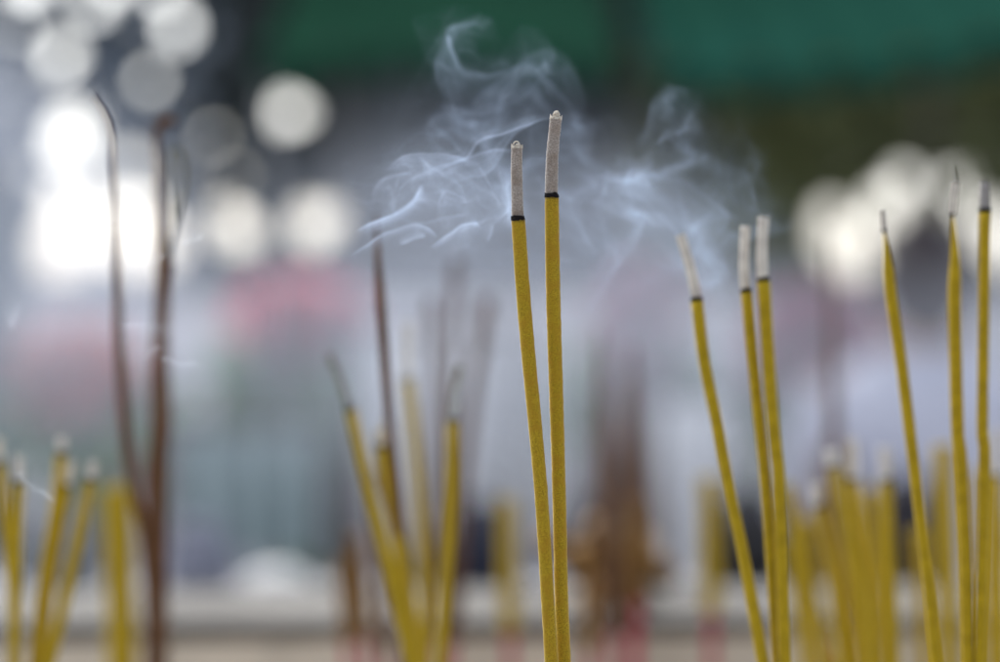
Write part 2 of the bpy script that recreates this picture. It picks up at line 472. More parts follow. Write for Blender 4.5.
# left group
stick('yellow stick cut by the left edge of the photo', .84, 12,
      [(15, 668), (14, 600), (8, 540), (0, 465)], [(-1, 458), (-2, 438)], 10)
stick('yellow stick with a dark burnt ring and grey ash, second from the left edge', .83, 12,
      [(14, 662), (16.5, 548), (19.4, 484)], [(19, 478), (18, 456)], 9)
stick('yellow stick leaning right, tallest of the left group', .845, 12,
      [(35, 662), (44, 581), (54, 515), (61, 455)], [(61.5, 450), (62, 438)], 9)
stick('yellow stick with grey ash leaning right just behind the tallest of the left group', .865, 11,
      [(40, 668), (49, 590), (59, 530), (67, 488)], [(68, 482), (72, 462)], 9)
stick('yellow stick leaning furthest right in the left group, dark tip', .84, 12,
      [(50, 662), (64, 603), (78.6, 537), (90, 482)], [(91, 476), (94, 462)], 9)
stick('smeared wide yellow stick between the left group and the brown sticks', 1.12, 30,
      [(122, 668), (120, 580), (117, 488)], handle=.03)
stick('thin dark brown stick with a hooked top before the left sky gap', 1.0, 10.5,
      [(153.6, 668), (146, 548), (135, 493), (127, 445), (120, 355), (117.4, 292), (113.6, 183), (111.5, 135), (104, 112), (94, 97)], kind='brown', taper=.5, d_top=.74)
stick('thick brown stick at the left, darkest towards its foot', 1.02, 22,
      [(157, 668), (157, 493), (161, 420), (160.5, 360), (162, 290), (159, 200), (156, 135)], [(157, 130), (163, 121), (170, 119), (172, 124)], 7, kind='brown', taper=.40, d_top=.86, ash_kind='brown', char=False)
stick('thin brown stick with a curled loop of ash beside the thick brown one', .98, 9,
      [(150, 668), (153, 540), (158, 420), (165, 300), (168, 262)],
      [(171, 240), (177, 215), (184, 185), (183, 158), (176, 146), (170, 158), (171, 190), (174, 230)], 4, kind='brown', ash_kind='dark', char=False, d_top=.86)
for lab, x0, x1, y1, w_ in (('faint brown stick in the smoke, left of the two over the golden ornament', 612, 600, 330, 18),
                            ('faint brown stick in the smoke, right of the two over the golden ornament', 634, 632, 345, 22),
                            ('faint brown stick rising before the peach sky gap at the right', 842, 829, 236, 12)):
    stick(lab, 1.2, w_, [(x0, 668), ((x0 + x1) / 2, 500), (x1, y1)], kind='brown', taper=.55)

# ------------------------------------------------------------------ things on and just behind the far rim
rimtop = RIMZ
M['white'] = mat('white_porcelain', (.48, .48, .50), (.42, .42, .44), scale=8, rough=.35)
c = W(277, 592, 2.2); c.z = W(0, 612, 2.3).z
bowl = thing('offering_bowl', c, 'blurred white bowl of rice just above the stone rim at the left', 'bowl')
b = bmesh.new(); lathe(b, c, [(.013, .0), (.015, .003), (.016, .006), (.024, .016), (.030, .028), (.033, .042), (.032, .042), (.029, .030), (.022, .018), (.010, .010)], 40)
mesh_obj('body', b, M['white'], bowl)
b = bmesh.new(); bmesh.ops.create_uvsphere(b, u_segments=32, v_segments=12, radius=1)
for v in b.verts: v.co = Vector((v.co.x * .030, v.co.y * .030, max(-.004, v.co.z * .017 + .001 * mnoise.noise(v.co * 5)) + .037)) + c
M['rice'] = mat('white_rice', (.62, .62, .62), (.50, .50, .50), scale=300, rough=.8, bump=.002)
mesh_obj('rice', b, M['rice'], bowl)

M['gold'] = mat('worn_gilding', (.34, .20, .08), (.10, .055, .025), scale=60, rough=.32, metal=.75, bump=.002, bscale=120)
c = W(616, 590, 1.34); c.z = rimtop
gold = thing('gilded_ornament', c, 'blurred golden knobbed ornament on the rim right of the sharp pair', 'ornament')
b = bmesh.new(); lathe(b, c, [(.020, 0), (.024, .004), (.020, .008), (.008, .014), (.007, .020), (.013, .026), (.015, .031), (.010, .038), (.002, .044)], 28)
mesh_obj('stem', b, M['gold'], gold)
for k, (dx, dz, r) in enumerate(((-.024, .024, .0085), (-.009, .040, .009), (.014, .030, .0105), (.026, .017, .008), (-.036, .034, .007), (.004, .020, .008))):
    b = bmesh.new(); bmesh.ops.create_uvsphere(b, u_segments=24, v_segments=16, radius=r)
    for v in b.verts:
        a = math.atan2(v.co.y, v.co.x); v.co *= 1 + .12 * math.cos(6 * a); v.co += c + Vector((dx, -.006 * (k % 2), dz))
    mesh_obj('blossom', b, M['gold'], gold)
    b = bmesh.new(); tube(b, spline([c + Vector((0, 0, .010)), c + Vector((dx * .6, 0, .010 + dz * .2)), c + Vector((dx, 0, dz - r * .8))], 10), .002, 8)
    mesh_obj('scroll', b, M['gold'], gold)

# ------------------------------------------------------------------ background: offering table with jars, added wall for lit smoke, flowers, visitor
def dark_jar(px, ytop, ybot, wpx, d, col, label):
    k = K * d; r = wpx * k / 2; h = (ybot - ytop) * k
    c = W(px, ybot, d)
    m = mat('glazed_' + label.split()[1], col, tuple(x * .6 for x in col), scale=12, rough=.9, spec=.1)
    t = thing('jar', c, label, 'jar', 'dark jars on the offering table')
    b = bmesh.new(); lathe(b, c, [(r * .6, 0), (r * .82, h * .12), (r, h * .42), (r * .95, h * .62), (r * .62, h * .80), (r * .60, h * .84)], 32)
    mesh_obj('body', b, m, t)
    b = bmesh.new(); lathe(b, c, [(r * .68, h * .845), (r * .68, h * .88), (r * .4, h * .94), (r * .12, h * .96), (r * .14, h), (r * .04, h * 1.02)], 28)
    mesh_obj('lid', b, m, t)
TD = 2.3
TZ = W(0, 612, TD).z
table = thing('offering_table', (0, TD, 0), 'low table with dark jars seen blurred just above the stone rim', 'table')
M['cloth'] = mat('grey_cloth', (.26, .26, .27), (.2, .2, .21), scale=6, rough=.9)
b = bmesh.new(); add_box(b, (-1.3, TD - .2, TZ - .03), (1.3, TD + .28, TZ), .006); mesh_obj('tabletop', b, M['cloth'], table)
b = bmesh.new()
for i in range(161):
    x = -1.29 + 2.58 * i / 160
    for j in range(2): b.verts.new((x, TD - .205 + .012 * math.sin(i * .7) * (1 - j), (TZ - .031) if j else .25))
b.verts.ensure_lookup_table()
for i in range(160): b.faces.new((b.verts[2 * i], b.verts[2 * i + 2], b.verts[2 * i + 3], b.verts[2 * i + 1]))
mesh_obj('cloth_front', b, M['cloth'], table)
for sx in (-1, 1):
    for yy in (-.1, .22):
        b = bmesh.new(); add_box(b, (sx * 1.2 - .03, TD + yy - .03, 0), (sx * 1.2 + .03, TD + yy + .03, TZ - .031)); mesh_obj('leg', b, M['core'], table)
dark_jar(482, 496, 612, 84, TD, (.012, .014, .030), 'small navy jar left of the sharp pair')
dark_jar(425, 535, 612, 52, TD + .05, (.05, .055, .08), 'low slate jar beside the navy jar')
dark_jar(592, 492, 612, 62, TD, (.02, .015, .013), 'tall black jar behind the golden ornament')
dark_jar(748, 484, 612, 84, TD, (.010, .009, .010), 'stout black jar behind the leaning right stick')
dark_jar(906, 470, 612, 78, TD, (.016, .013, .018), 'tall black jar behind the slim stick at the right')
dark_jar(930, 520, 612, 40, TD + .1, (.02, .016, .014), 'low brown jar beside the tall one at the right')
dark_jar(200, 515, 612, 74, TD, (.20, .21, .27), 'wide slate jar right of the brown sticks')
dark_jar(62, 500, 612, 80, TD, (.16, .175, .19), 'wide grey jar behind the left group')
dark_jar(640, 452, 612, 52, TD + .08, (.10, .055, .03), 'tall brown jar over the golden ornament')
dark_jar(835, 440, 612, 60, TD + .08, (.12, .07, .035), 'tall brown jar behind the low right cluster')

# pale wall, added to stand in for a mass of lit smoke
WD = 7.0
wall = thing('smoke_stand_in_wall', (0, WD, 0), 'pale lilac grey plaster wall added for lit smoke, filling the blurred middle background', 'wall')
M['plaster'] = mat('pale_plaster_for_smoke', (.76, .76, .80), (.50, .50, .57), scale=1.6, rough=.9, c3=(.50, .40, .42), scale3=1.3)
M['coping'] = mat('grey_coping', (.20, .21, .24), (.15, .16, .18), scale=5, rough=.9)
b = bmesh.new(); add_box(b, (-4.5, WD, 0), (4.5, WD + .2, EYE + .10), 0); mesh_obj('panel', b, M['plaster'], wall)
b = bmesh.new(); add_box(b, (-4.5, WD - .04, EYE + .103), (4.5, WD + .24, EYE + .16), .01); mesh_obj('coping', b, M['coping'], wall)

def cloth_panel(name, label, cat, x0, x1, y0, y1, d, m, folds=5):
    t = thing(name, W((x0 + x1) / 2, y1, d), label, cat)
    b = bmesh.new(); nx, nz = 60, 20
    g = [[None] * (nz + 1) for _ in range(nx + 1)]
    for i in range(nx + 1):
        for j in range(nz + 1):
            p = W(x0 + (x1 - x0) * i / nx, y0 + (y1 - y0) * j / nz, d)
            p.y += .04 * math.sin(i / nx * folds * 2 * math.pi) * (.3 + .7 * j / nz)
            g[i][j] = b.verts.new(p)
    for i in range(nx):
        for j in range(nz): b.faces.new((g[i][j], g[i + 1][j], g[i + 1][j + 1], g[i][j + 1]))
    mesh_obj('cloth', b, m, t)
    b = bmesh.new(); tube(b, [W(x0 - 8, y0, d), W((x0 + x1) / 2, y0, d), W(x1 + 8, y0, d)], .012, 10); mesh_obj('rail', b, M['core'], t)
    for xx in (x0 - 6, x1 + 6):
        q = W(xx, y0, d); b = bmesh.new(); tube(b, [Vector((q.x, q.y + .015, 0)), Vector((q.x, q.y + .015, q.z + .01))], .013, 10); mesh_obj('post', b, M['core'], t)
    return t
M['tarp'] = mat('teal_grey_tarp', (.13, .18, .20), (.10, .14, .16), scale=5, rough=.7)
cloth_panel('tarpaulin', 'dull teal grey tarpaulin hanging at the far left edge', 'tarpaulin', -160, 8, 185, 560, 5.2, M['tarp'])
M['teal2'] = mat('pale_teal_cloth', (.36, .44, .46), (.29, .37, .38), scale=5, rough=.8)
cloth_panel('hanging_cloth', 'dull grey green cloth hanging blurred left of the centre group', 'cloth', 175, 320, 425, 560, 4.6, M['teal2'], 4)

M['whitec'] = mat('white_cloth', (.86, .86, .88), (.76, .76, .80), scale=5, rough=.85)
M['brownc'] = mat('brown_cloth', (.22, .13, .09), (.15, .09, .06), scale=5, rough=.85)
M['rosec'] = mat('rose_cloth', (.50, .30, .32), (.40, .23, .25), scale=5, rough=.85)
cloth_panel('hanging_cloth', 'white cloth on a rail, blurred left of the leaning right stick', 'cloth', 655, 735, 395, 600, 4.2, M['whitec'], 3)
cloth_panel('hanging_cloth', 'white cloth on a rail, blurred behind the centre left group', 'cloth', 362, 505, 330, 505, 4.9, M['whitec'], 5)
cloth_panel('hanging_cloth', 'brown cloth on a rail, blurred above the golden ornament', 'cloth', 596, 646, 400, 600, 4.0, M['brownc'], 3)
cloth_panel('hanging_cloth', 'rose cloth on a rail, blurred between the two brown sticks at the left', 'cloth', 108, 168, 385, 500, 5.5, M['rosec'], 3)
M['pink'] = mat('pink_petals', (.74, .22, .29), (.6, .14, .2), scale=6, rough=.7, trans=.3)
M['mauve'] = mat('mauve_petals', (.54, .22, .32), (.42, .15, .23), scale=6, rough=.7, trans=.3)
M['salmon'] = mat('salmon_petals', (.62, .24, .21), (.5, .16, .14), scale=6, rough=.7, trans=.3)
M['leafg'] = mat('bouquet_leaves', (.17, .30, .14), (.11, .21, .10), scale=6, rough=.7, trans=.3)
def petal(b, c, dirv, L, w):
    dirv = dirv.normalized(); s = dirv.cross(Vector((random.uniform(-1, 1), random.uniform(-1, 1), random.uniform(-1, 1)))).normalized()
    n = dirv.cross(s)
    v = [b.verts.new(c), b.verts.new(c + dirv * L * .55 + s * w + n * w * .3), b.verts.new(c + dirv * L + n * w * .1), b.verts.new(c + dirv * L * .55 - s * w + n * w * .3), b.verts.new(c + dirv * L * .55 - n * w * .1)]
    b.faces.new((v[0], v[1], v[4])); b.faces.new((v[1], v[2], v[4])); b.faces.new((v[4], v[2], v[3])); b.faces.new((v[4], v[3], v[0]))
def bouquet(label, px, py, rx, ry, d, m, n=90, green=0):
    base = W(px, py, d); k = K * d
    t = thing('potted_flowers', Vector((base.x, base.y, 0)), label, 'flowers', 'potted flowers in the yard')
    b = bmesh.new(); lathe(b, (base.x, base.y, 0), [(.12, 0), (.16, .02), (.20, .30), (.215, .32), (.19, .32), (.17, .28)], 28); mesh_obj('pot', b, M['stone_in'], t)
    bf = bmesh.new(); bl = bmesh.new(); bs = bmesh.new()
    for i in range(n):
        a = random.uniform(0, 2 * math.pi); q = math.sqrt(random.random())
        c = base + Vector((rx * k * q * math.cos(a), random.uniform(-1, 1) * rx * k * .6, ry * k * q * math.sin(a)))
        for j in range(11):
            v = Vector((random.gauss(0, 1), random.gauss(0, 1), random.gauss(0, 1)))
            petal(bf, c, v, random.uniform(.03, .05), .016)
        if i % 3 == 0: tube(bs, spline([Vector((base.x, base.y, .28)), Vector((base.x * .7 + c.x * .3, base.y, .28 + (c.z - .28) * .6)), c], 7), .004, 5, False)
    for i in range(170 + green * 140):
        a = random.uniform(0, 2 * math.pi); q = math.sqrt(random.random())
        c = base + Vector((rx * k * q * math.cos(a), random.uniform(-1, 1) * rx * k * .5 + .03, ry * k * (q * math.sin(a) - (1.9 if green else 1.2)) ))
        petal(bl, c, Vector((random.gauss(0, 1), random.gauss(0, .6), random.gauss(.4, 1))), random.uniform(.09, .15), .03)
    mesh_obj('blossoms', bf, m, t, False); mesh_obj('leaves', bl, M['leafg'], t, False); mesh_obj('stems', bs, M['leafg'], t)
bouquet('pink blossoms over green leaves, blurred right of the left sky gap', 300, 322, 62, 38, 5.0, M['pink'], 130, 2)
bouquet('salmon blossoms, blurred low behind the hooked brown stick', 75, 372, 62, 42, 5.0, M['salmon'], 110)
bouquet('mauve pink blossoms, blurred under the peach gap at the right', 815, 348, 62, 52, 5.4, M['mauve'], 170)
bouquet('dusky mauve blossoms, blurred in the smoke right of the sharp pair', 640, 330, 45, 60, 5.6, M['mauve'], 80)

# visitor seen from behind
def person(px, py_head, d, label):
    h = W(px, py_head, d); x = h.x; y = h.y; hz = h.z
    t = thing('person', Vector((x, y, 0)), label, 'person')
    J = {'pel': (x, y, hz - .70), 'wai': (x, y, hz - .52), 'che': (x, y + .01, hz - .33), 'nek': (x, y, hz - .17), 'hea': (x, y - .01, hz - .05), 'top': (x, y - .01, hz + .06)}
    E = [('pel', 'wai'), ('wai', 'che'), ('che', 'nek'), ('nek', 'hea'), ('hea', 'top')]
    Rr = {'pel': (.15, .11), 'wai': (.135, .10), 'che': (.17, .11), 'nek': (.055, .055), 'hea': (.078, .09), 'top': (.06, .07)}
    for s, q in ((-1, 'l'), (1, 'r')):
        J['sh' + q] = (x + s * .17, y, hz - .24); J['el' + q] = (x + s * .22, y + .03, hz - .50); J['wr' + q] = (x + s * .16, y + .22, hz - .56); J['ha' + q] = (x + s * .12, y + .30, hz - .54)
        J['hi' + q] = (x + s * .09, y, hz - .80); J['kn' + q] = (x + s * .10, y + .02, hz - 1.12); J['an' + q] = (x + s * .10, y, hz - 1.5 + .02); J['to' + q] = (x + s * .12, y + .14, hz - 1.53)
        Rr.update({'sh' + q: (.065, .06), 'el' + q: (.045, .045), 'wr' + q: (.03, .03), 'ha' + q: (.035, .02), 'hi' + q: (.09, .09), 'kn' + q: (.06, .065), 'an' + q: (.04, .04), 'to' + q: (.035, .03)})
        E += [('che', 'sh' + q), ('sh' + q, 'el' + q), ('el' + q, 'wr' + q), ('wr' + q, 'ha' + q), ('pel', 'hi' + q), ('hi' + q, 'kn' + q), ('kn' + q, 'an' + q), ('an' + q, 'to' + q)]
    sc = hz / 1.55
    names = list(J); me = bpy.data.meshes.new('body')
    fl = lambda p: (x + (p[0] - x), p[1], max(.03, p[2] if p[2] > hz - .8 else (hz - .8) * (p[2] - (hz - 1.53)) / .73 + .03))
    pts = [Vector(fl(J[n])) - Vector((x, y, 0)) for n in names]
    me.from_pydata(pts, [(names.index(a), names.index(b_)) for a, b_ in E], [])
    o = bpy.data.objects.new('body', me); COL.objects.link(o); o.parent = t
    sk = o.modifiers.new('skin', 'SKIN'); ly = me.skin_vertices[0].data if me.skin_vertices else None
    if ly is None:
        bmm = bmesh.new(); bmm.from_mesh(me); bmm.verts.layers.skin.verify(); bmm.to_mesh(me); bmm.free(); ly = me.skin_vertices[0].data
    for i, n in enumerate(names): ly[i].radius = Rr[n]; ly[i].use_root = (n == 'pel')
    ss = o.modifiers.new('sub', 'SUBSURF'); ss.levels = 2; ss.render_levels = 2
    skin = mat('skin', (.42, .26, .19), (.38, .23, .17), scale=10, rough=.6); me.materials.append(skin)
    # clothes: slightly larger lofted shells
    def shell(name, secs, m, capp=True):
        b = bmesh.new(); rings = []
        for (cz, rx, ry, cx) in secs:
            rings.append([b.verts.new((x + cx + rx * math.cos(a) * (1 + .03 * math.sin(5 * a)), y + ry * math.sin(a) * (1 + .04 * math.sin(7 * a + cz * 9)), cz)) for a in [2 * math.pi * j / 40 for j in range(40)]])
        for r0, r1 in zip(rings, rings[1:]):
            for j in range(40): b.faces.new((r0[j], r0[(j + 1) % 40], r1[(j + 1) % 40], r1[j]))
        if capp: b.faces.new(rings[0][::-1]); b.faces.new(rings[-1])
        return mesh_obj(name, b, m, t)
    shirt = mat('lilac_white_shirt', (.56, .56, .66), (.46, .46, .56), scale=8, rough=.9)
    shell('shirt', [(hz - .78, .19, .145, 0), (hz - .6, .175, .135, 0), (hz - .45, .185, .14, 0), (hz - .30, .215, .135, 0), (hz - .215, .20, .115, 0), (hz - .17, .13, .085, 0), (hz - .145, .075, .07, 0)], shirt)
    for s in (-1, 1):
        b = bmesh.new(); tube(b, spline([Vector((x + s * .16, y, hz - .235)), Vector((x + s * .205, y + .01, hz - .34)), Vector((x + s * .222, y + .03, hz - .47))], 12), lambda q: .075 - .012 * q, 18)
        mesh_obj('sleeve', b, shirt, t)
    tr = mat('dark_trousers', (.03, .03, .04), (.02, .02, .03), scale=8, rough=.9)
    for s in (-1, 1):
        b = bmesh.new(); tube(b, spline([Vector((x + s * .085, y, hz - .74)), Vector((x + s * .10, y + .02, (hz - .74) * .52)), Vector((x + s * .10, y, .09))], 16), lambda q: .105 - .045 * q, 18); mesh_obj('trouser_leg', b, tr, t)
    hair = mat('dark_hair', (.014, .008, .009), (.03, .012, .014), scale=60, rough=.5)
    b = bmesh.new(); bmesh.ops.create_uvsphere(b, u_segments=36, v_segments=24, radius=1)
    for v in b.verts:
        q = v.co.copy(); lo = min(0, q.z); v.co = Vector((x + q.x * (.094 + .012 * lo), y - .015 + q.y * .112, hz + .005 + q.z * (.112 if q.z > 0 else .15))) * 1
        v.co.x += .006 * mnoise.noise(q * 9); v.co.y += .006 * mnoise.noise(q * 9 + Vector((4, 0, 0)))
    mesh_obj('hair', b, hair, t)
person(924, 272, 4.5, 'person with dark hair in a pale lilac shirt, blurred behind the right sticks')

# ------------------------------------------------------------------ green awnings
def awning(label, x0, x1, ylow, d, m, ysag=0, post_x=(), tilt=0):
    k = K * d
    a = W(x0, ylow, d); c = W(x1, ylow, d)
    t = thing('market_awning', Vector(((a.x + c.x) / 2, d, 0)), label, 'awning', 'green awnings over the yard')
    nx, nz = 50, 16; b = bmesh.new(); g = [[None] * (nz + 1) for _ in range(nx + 1)]
    for i in range(nx + 1):
        f = i / nx
        for j in range(nz + 1):
            h = j / nz
            g[i][j] = b.verts.new((a.x + (c.x - a.x) * f, d + 2.2 * h, a.z + tilt * k * f * f + ysag * k * math.sin(f * math.pi) + 1.05 * h - .10 * math.sin(h * math.pi) + .015 * math.sin(f * 40 + h * 3)))
    for i in range(nx):
        for j in range(nz): b.faces.new((g[i][j], g[i + 1][j], g[i + 1][j + 1], g[i][j + 1]))
    mesh_obj('canopy', b, m, t)
    b = bmesh.new()
    for i in range(nx * 2 + 1):
        f = i / (nx * 2); x = a.x + (c.x - a.x) * f; z = a.z + tilt * k * f * f + ysag * k * math.sin(f * math.pi)
        b.verts.new((x, d - .012 + .01 * math.sin(f * 60), z - .002)); b.verts.new((x, d - .02 + .015 * math.sin(f * 60), z - .04 - .02 * abs(math.sin(f * 24))))
    b.verts.ensure_lookup_table()
    for i in range(nx * 2): b.faces.new((b.verts[2 * i], b.verts[2 * i + 2], b.verts[2 * i + 3], b.verts[2 * i + 1]))
    mesh_obj('valance', b, m, t)
    b = bmesh.new(); tube(b, [Vector((a.x, d + 2.2, a.z + 1.03)), Vector(((a.x + c.x) / 2, d + 2.2, a.z + 1.03)), Vector((c.x, d + 2.2, a.z + 1.03))], .02, 10); mesh_obj('ridge_bar', b, M['core'], t)
    for px in post_x:
        q = W(px, ylow, d); b = bmesh.new(); tube(b, [Vector((q.x, d + .03, 0)), Vector((q.x, d + .03, q.z - .015))], .011, 10); mesh_obj('post', b, M['coping'], t)
        b = bmesh.new(); tube(b, [Vector((q.x, d + 2.17, 0)), Vector((q.x, d + 2.17, q.z + 1.0))], .02, 10); mesh_obj('post', b, M['core'], t)
M['green'] = mat('green_canvas', (.015, .056, .036), (.012, .044, .028), scale=2, rough=1, trans=.35, spec=0)
M['teal'] = mat('teal_green_canvas', (.014, .062, .048), (.012, .052, .037), scale=1.5, rough=1, trans=.35, spec=0)
awning('darker green awning, left one at the top of the photo', 262, 618, 62, 4.6, M['green'], 10, (270,))
awning('teal green awning, right one at the top of the photo', 655, 1150, 70, 4.5, M['teal'], -8, (1140,), 75)

# ------------------------------------------------------------------ trees with gaps of sky
GAPS = []      # (x, y, rx, ry) in photo pixels at the trees' distance; sky openings in the leaf mass
TD0 = 10.0
def gap(*a): GAPS.append(a)
gap(72, 136, 15, 17); gap(100, 100, 5, 5)
gap(62, 250, 18, 28); gap(92, 225, 26, 24); gap(135, 235, 26, 30); gap(165, 245, 12, 16); gap(58, 190, 6, 6)
gap(95, 5, 6, 6); gap(140, 18, 5, 5); gap(178, 24, 7, 7); gap(110, -20, 6, 6); gap(160, -10, 6, 6)
gap(288, 112, 8.2, 8.2); gap(212, 150, 5, 5); gap(312, 112, 4, 4)
gap(240, 232, 11, 13); gap(316, 226, 12, 12); gap(226, 214, 6, 6); gap(300, 244, 5, 5); gap(336, 212, 5, 5); gap(300, 200, 5, 5); gap(235, 180, 6, 6)
gap(20, 30, 5, 5); gap(-5, 100, 5, 5); gap(25, 150, 4, 4); gap(130, 165, 8, 7); gap(150, 80, 5, 5); gap(60, 55, 7, 7); gap(30, -20, 10, 10)
gap(830, 215, 8, 8); gap(858, 235, 10, 10); gap(905, 180, 8, 8); gap(895, 222, 8, 8); gap(820, 240, 6, 6); gap(880, 200, 7, 7); gap(868, 262, 6, 8); gap(842, 265, 6, 12); gap(935, 205, 7, 7)
gap(985, 235, 9, 9); gap(1010, 250, 14, 14); gap(767, 113, 3.2, 3.2); gap(925, 140, 4.5, 4.5); gap(850, 180, 4.5, 4.5); gap(1000, 190, 5, 5)
_q = random.Random(9)
for _ in range(14): gap(_q.uniform(785, 1010), _q.uniform(140, 230), *[_q.uniform(2.6, 4.0)] * 2)
gap(-60, 80, 20, 30); gap(-90, 220, 30, 40); gap(1080, 200, 25, 25)
_r = random.Random(5)
for _ in range(34): gap(_r.uniform(-30, 225), _r.uniform(-35, 185), *[_r.uniform(2.4, 3.8)] * 2)
gap(226, 240, 5, 5); gap(215, 128, 5, 5)
for _ in range(26): gap(_r.uniform(-30, 235), _r.uniform(-25, 265), *[_r.uniform(2.6, 4.6)] * 2)
for _ in range(14): gap(_r.uniform(100, 270), _r.uniform(60, 250), *[_r.uniform(2.6, 4.2)] * 2)
for _ in range(16): gap(_r.uniform(790, 1030), _r.uniform(165, 275), *[_r.uniform(3.2, 5.5)] * 2)
gap(808, 222, 6, 6); gap(950, 188, 6, 6); gap(972, 212, 7, 7); gap(1000, 222, 7, 7); gap(850, 252, 9, 16)
def in_gap(p):
    px = 500 + p.x / (K * p.y); py = 331 - (p.z - EYE) / (K * p.y)
    for gx, gy, rx, ry in GAPS:
        if ((px - gx) / (rx * 1.25)) ** 2 + ((py - gy) / (ry * 1.25)) ** 2 < 1: return True
    return False
M['leafA'] = mat('dark_leaves', (.034, .046, .046), (.020, .028, .032), scale=2.5, rough=.6, trans=.12)
M['leafB'] = mat('olive_leaves', (.12, .135, .042), (.065, .075, .026), scale=2.5, rough=.6, trans=.15)
M['leafC'] = mat('hazed_blue_grey_leaves', (.26, .30, .36), (.12, .15, .19), scale=2.5, rough=.6, trans=.15)  # pale blue haze is put into this leaf colour
M['bark'] = mat('bark', (.06, .045, .035), (.03, .024, .02), scale=14, rough=.95, bump=.01)
def tree(label, x0, x1, ztop, zbot, m, n, seed, cat='tree'):
    rnd = random.Random(seed)
    cx = (x0 + x1) / 2 ; bx = cx * 1.0
    t = thing('tree', Vector((bx, TD0 + .1, 0)), label, cat, 'leafy trees behind the wall')
    b = bmesh.new()
    def seg_ok(path): return not any(in_gap(p) for p in path)
    tr = spline([Vector((bx, TD0 + .1, 0)), Vector((bx + .08, TD0 + .12, 1.0)), Vector((bx - .05, TD0 + .1, 2.2)), Vector((bx + .05, TD0, ztop - .4))], 30)
    tube(b, tr, lambda q: .10 - .075 * q, 12)
    mesh_obj('trunk', b, M['bark'], t)
    for i in range(9):
        s = tr[rnd.randrange(12, 28)]; e = Vector((rnd.uniform(x0, x1), TD0 + rnd.uniform(-.5, .5), rnd.uniform(zbot + .3, ztop)))
        pth = spline([s, s.lerp(e, .5) + Vector((0, 0, .15)), e], 14)
        if not seg_ok(pth): continue
        bb = bmesh.new(); tube(bb, pth, lambda q: .035 - .028 * q, 8); mesh_obj('limb', bb, M['bark'], t)
    bl = bmesh.new(); cnt = 0
    zc = (ztop + zbot) / 2; hw = (x1 - x0) / 2; hh = (ztop - zbot) / 2
    while cnt < n:
        u, v = rnd.uniform(-1.12, 1.12), rnd.uniform(-1, 1)
        if abs(u) ** 4 + abs(v) ** 4 > 1 + .35 * mnoise.noise(Vector((u * 3, v * 3, seed))): continue
        c = Vector((cx + u * hw, TD0 + rnd.uniform(-.4, .4), zc + v * hh))
        cnt += 1
        L = rnd.uniform(.09, .15); wd = L * .33
        dv = Vector((rnd.gauss(0, 1), rnd.gauss(0, .5), rnd.gauss(-.3, 1))).normalized()
        s = dv.cross(Vector((rnd.gauss(0, .4), 1, rnd.gauss(0, .4)))).normalized(); nn = dv.cross(s)
        pts = [c - dv * L * .5, c - dv * L * .12 + s * wd + nn * .01, c + dv * L * .25 + s * wd * .8 + nn * .01, c + dv * L * .5, c + dv * L * .25 - s * wd * .8 + nn * .01, c - dv * L * .12 - s * wd + nn * .01, c]
        if any(in_gap(p) for p in pts): continue
        vs = [bl.verts.new(p) for p in pts]
        bl.faces.new((vs[0], vs[1], vs[6])); bl.faces.new((vs[1], vs[2], vs[6])); bl.faces.new((vs[2], vs[3], vs[6]))
        bl.faces.new((vs[3], vs[4], vs[6])); bl.faces.new((vs[4], vs[5], vs[6])); bl.faces.new((vs[5], vs[0], vs[6]))
    mesh_obj('crown', bl, m, t, False)
def X(px): return (px - 500) * K * TD0
def Z(py): return EYE + (331 - py) * K * TD0
tree('leafy tree tinted blue grey as haze, with large bright gaps at the left', X(-330), X(235), Z(-260), Z(420), M['leafC'], 16000, 1)
tree('dark leafy tree with sky gaps left of the green awnings', X(190), X(540), Z(-260), Z(420), M['leafA'], 13000, 2)
tree('near black leafy tree behind the left awning', X(330), X(700), Z(-260), Z(420), M['leafA'], 13000, 3)
tree('olive leafy tree under the teal awning', X(620), X(960), Z(-260), Z(420), M['leafB'], 13000, 4)
tree('olive leafy tree with sky gaps at the right edge', X(880), X(1330), Z(-260), Z(420), M['leafB'], 13000, 5)

# ------------------------------------------------------------------ smoke: real volume grids filled by drifting particles
def noise_field(seed, n=24):
    r = np.random.RandomState(seed); return r.normal(0, 1, (n, n, n, 3)).astype(np.float32)
def sample_field(F, p):
    n = F.shape[0]; q = np.mod(p, n); i = np.floor(q).astype(int); f = q - i; f = f * f * (3 - 2 * f)
    out = 0
    for a in (0, 1):
        for b_ in (0, 1):
            for c_ in (0, 1):
                w = (f[:, 0] if a else 1 - f[:, 0]) * (f[:, 1] if b_ else 1 - f[:, 1]) * (f[:, 2] if c_ else 1 - f[:, 2])
                out = out + w[:, None] * F[(i[:, 0] + a) % n, (i[:, 1] + b_) % n, (i[:, 2] + c_) % n]
    return out
F1, F2, F3 = noise_field(11), noise_field(12), noise_field(13)
def warp(p, amp):
    return p + amp * (7.0 * sample_field(F1, p / 48) + 3.2 * sample_field(F2, p / 21) + 1.3 * sample_field(F3, p / 9))

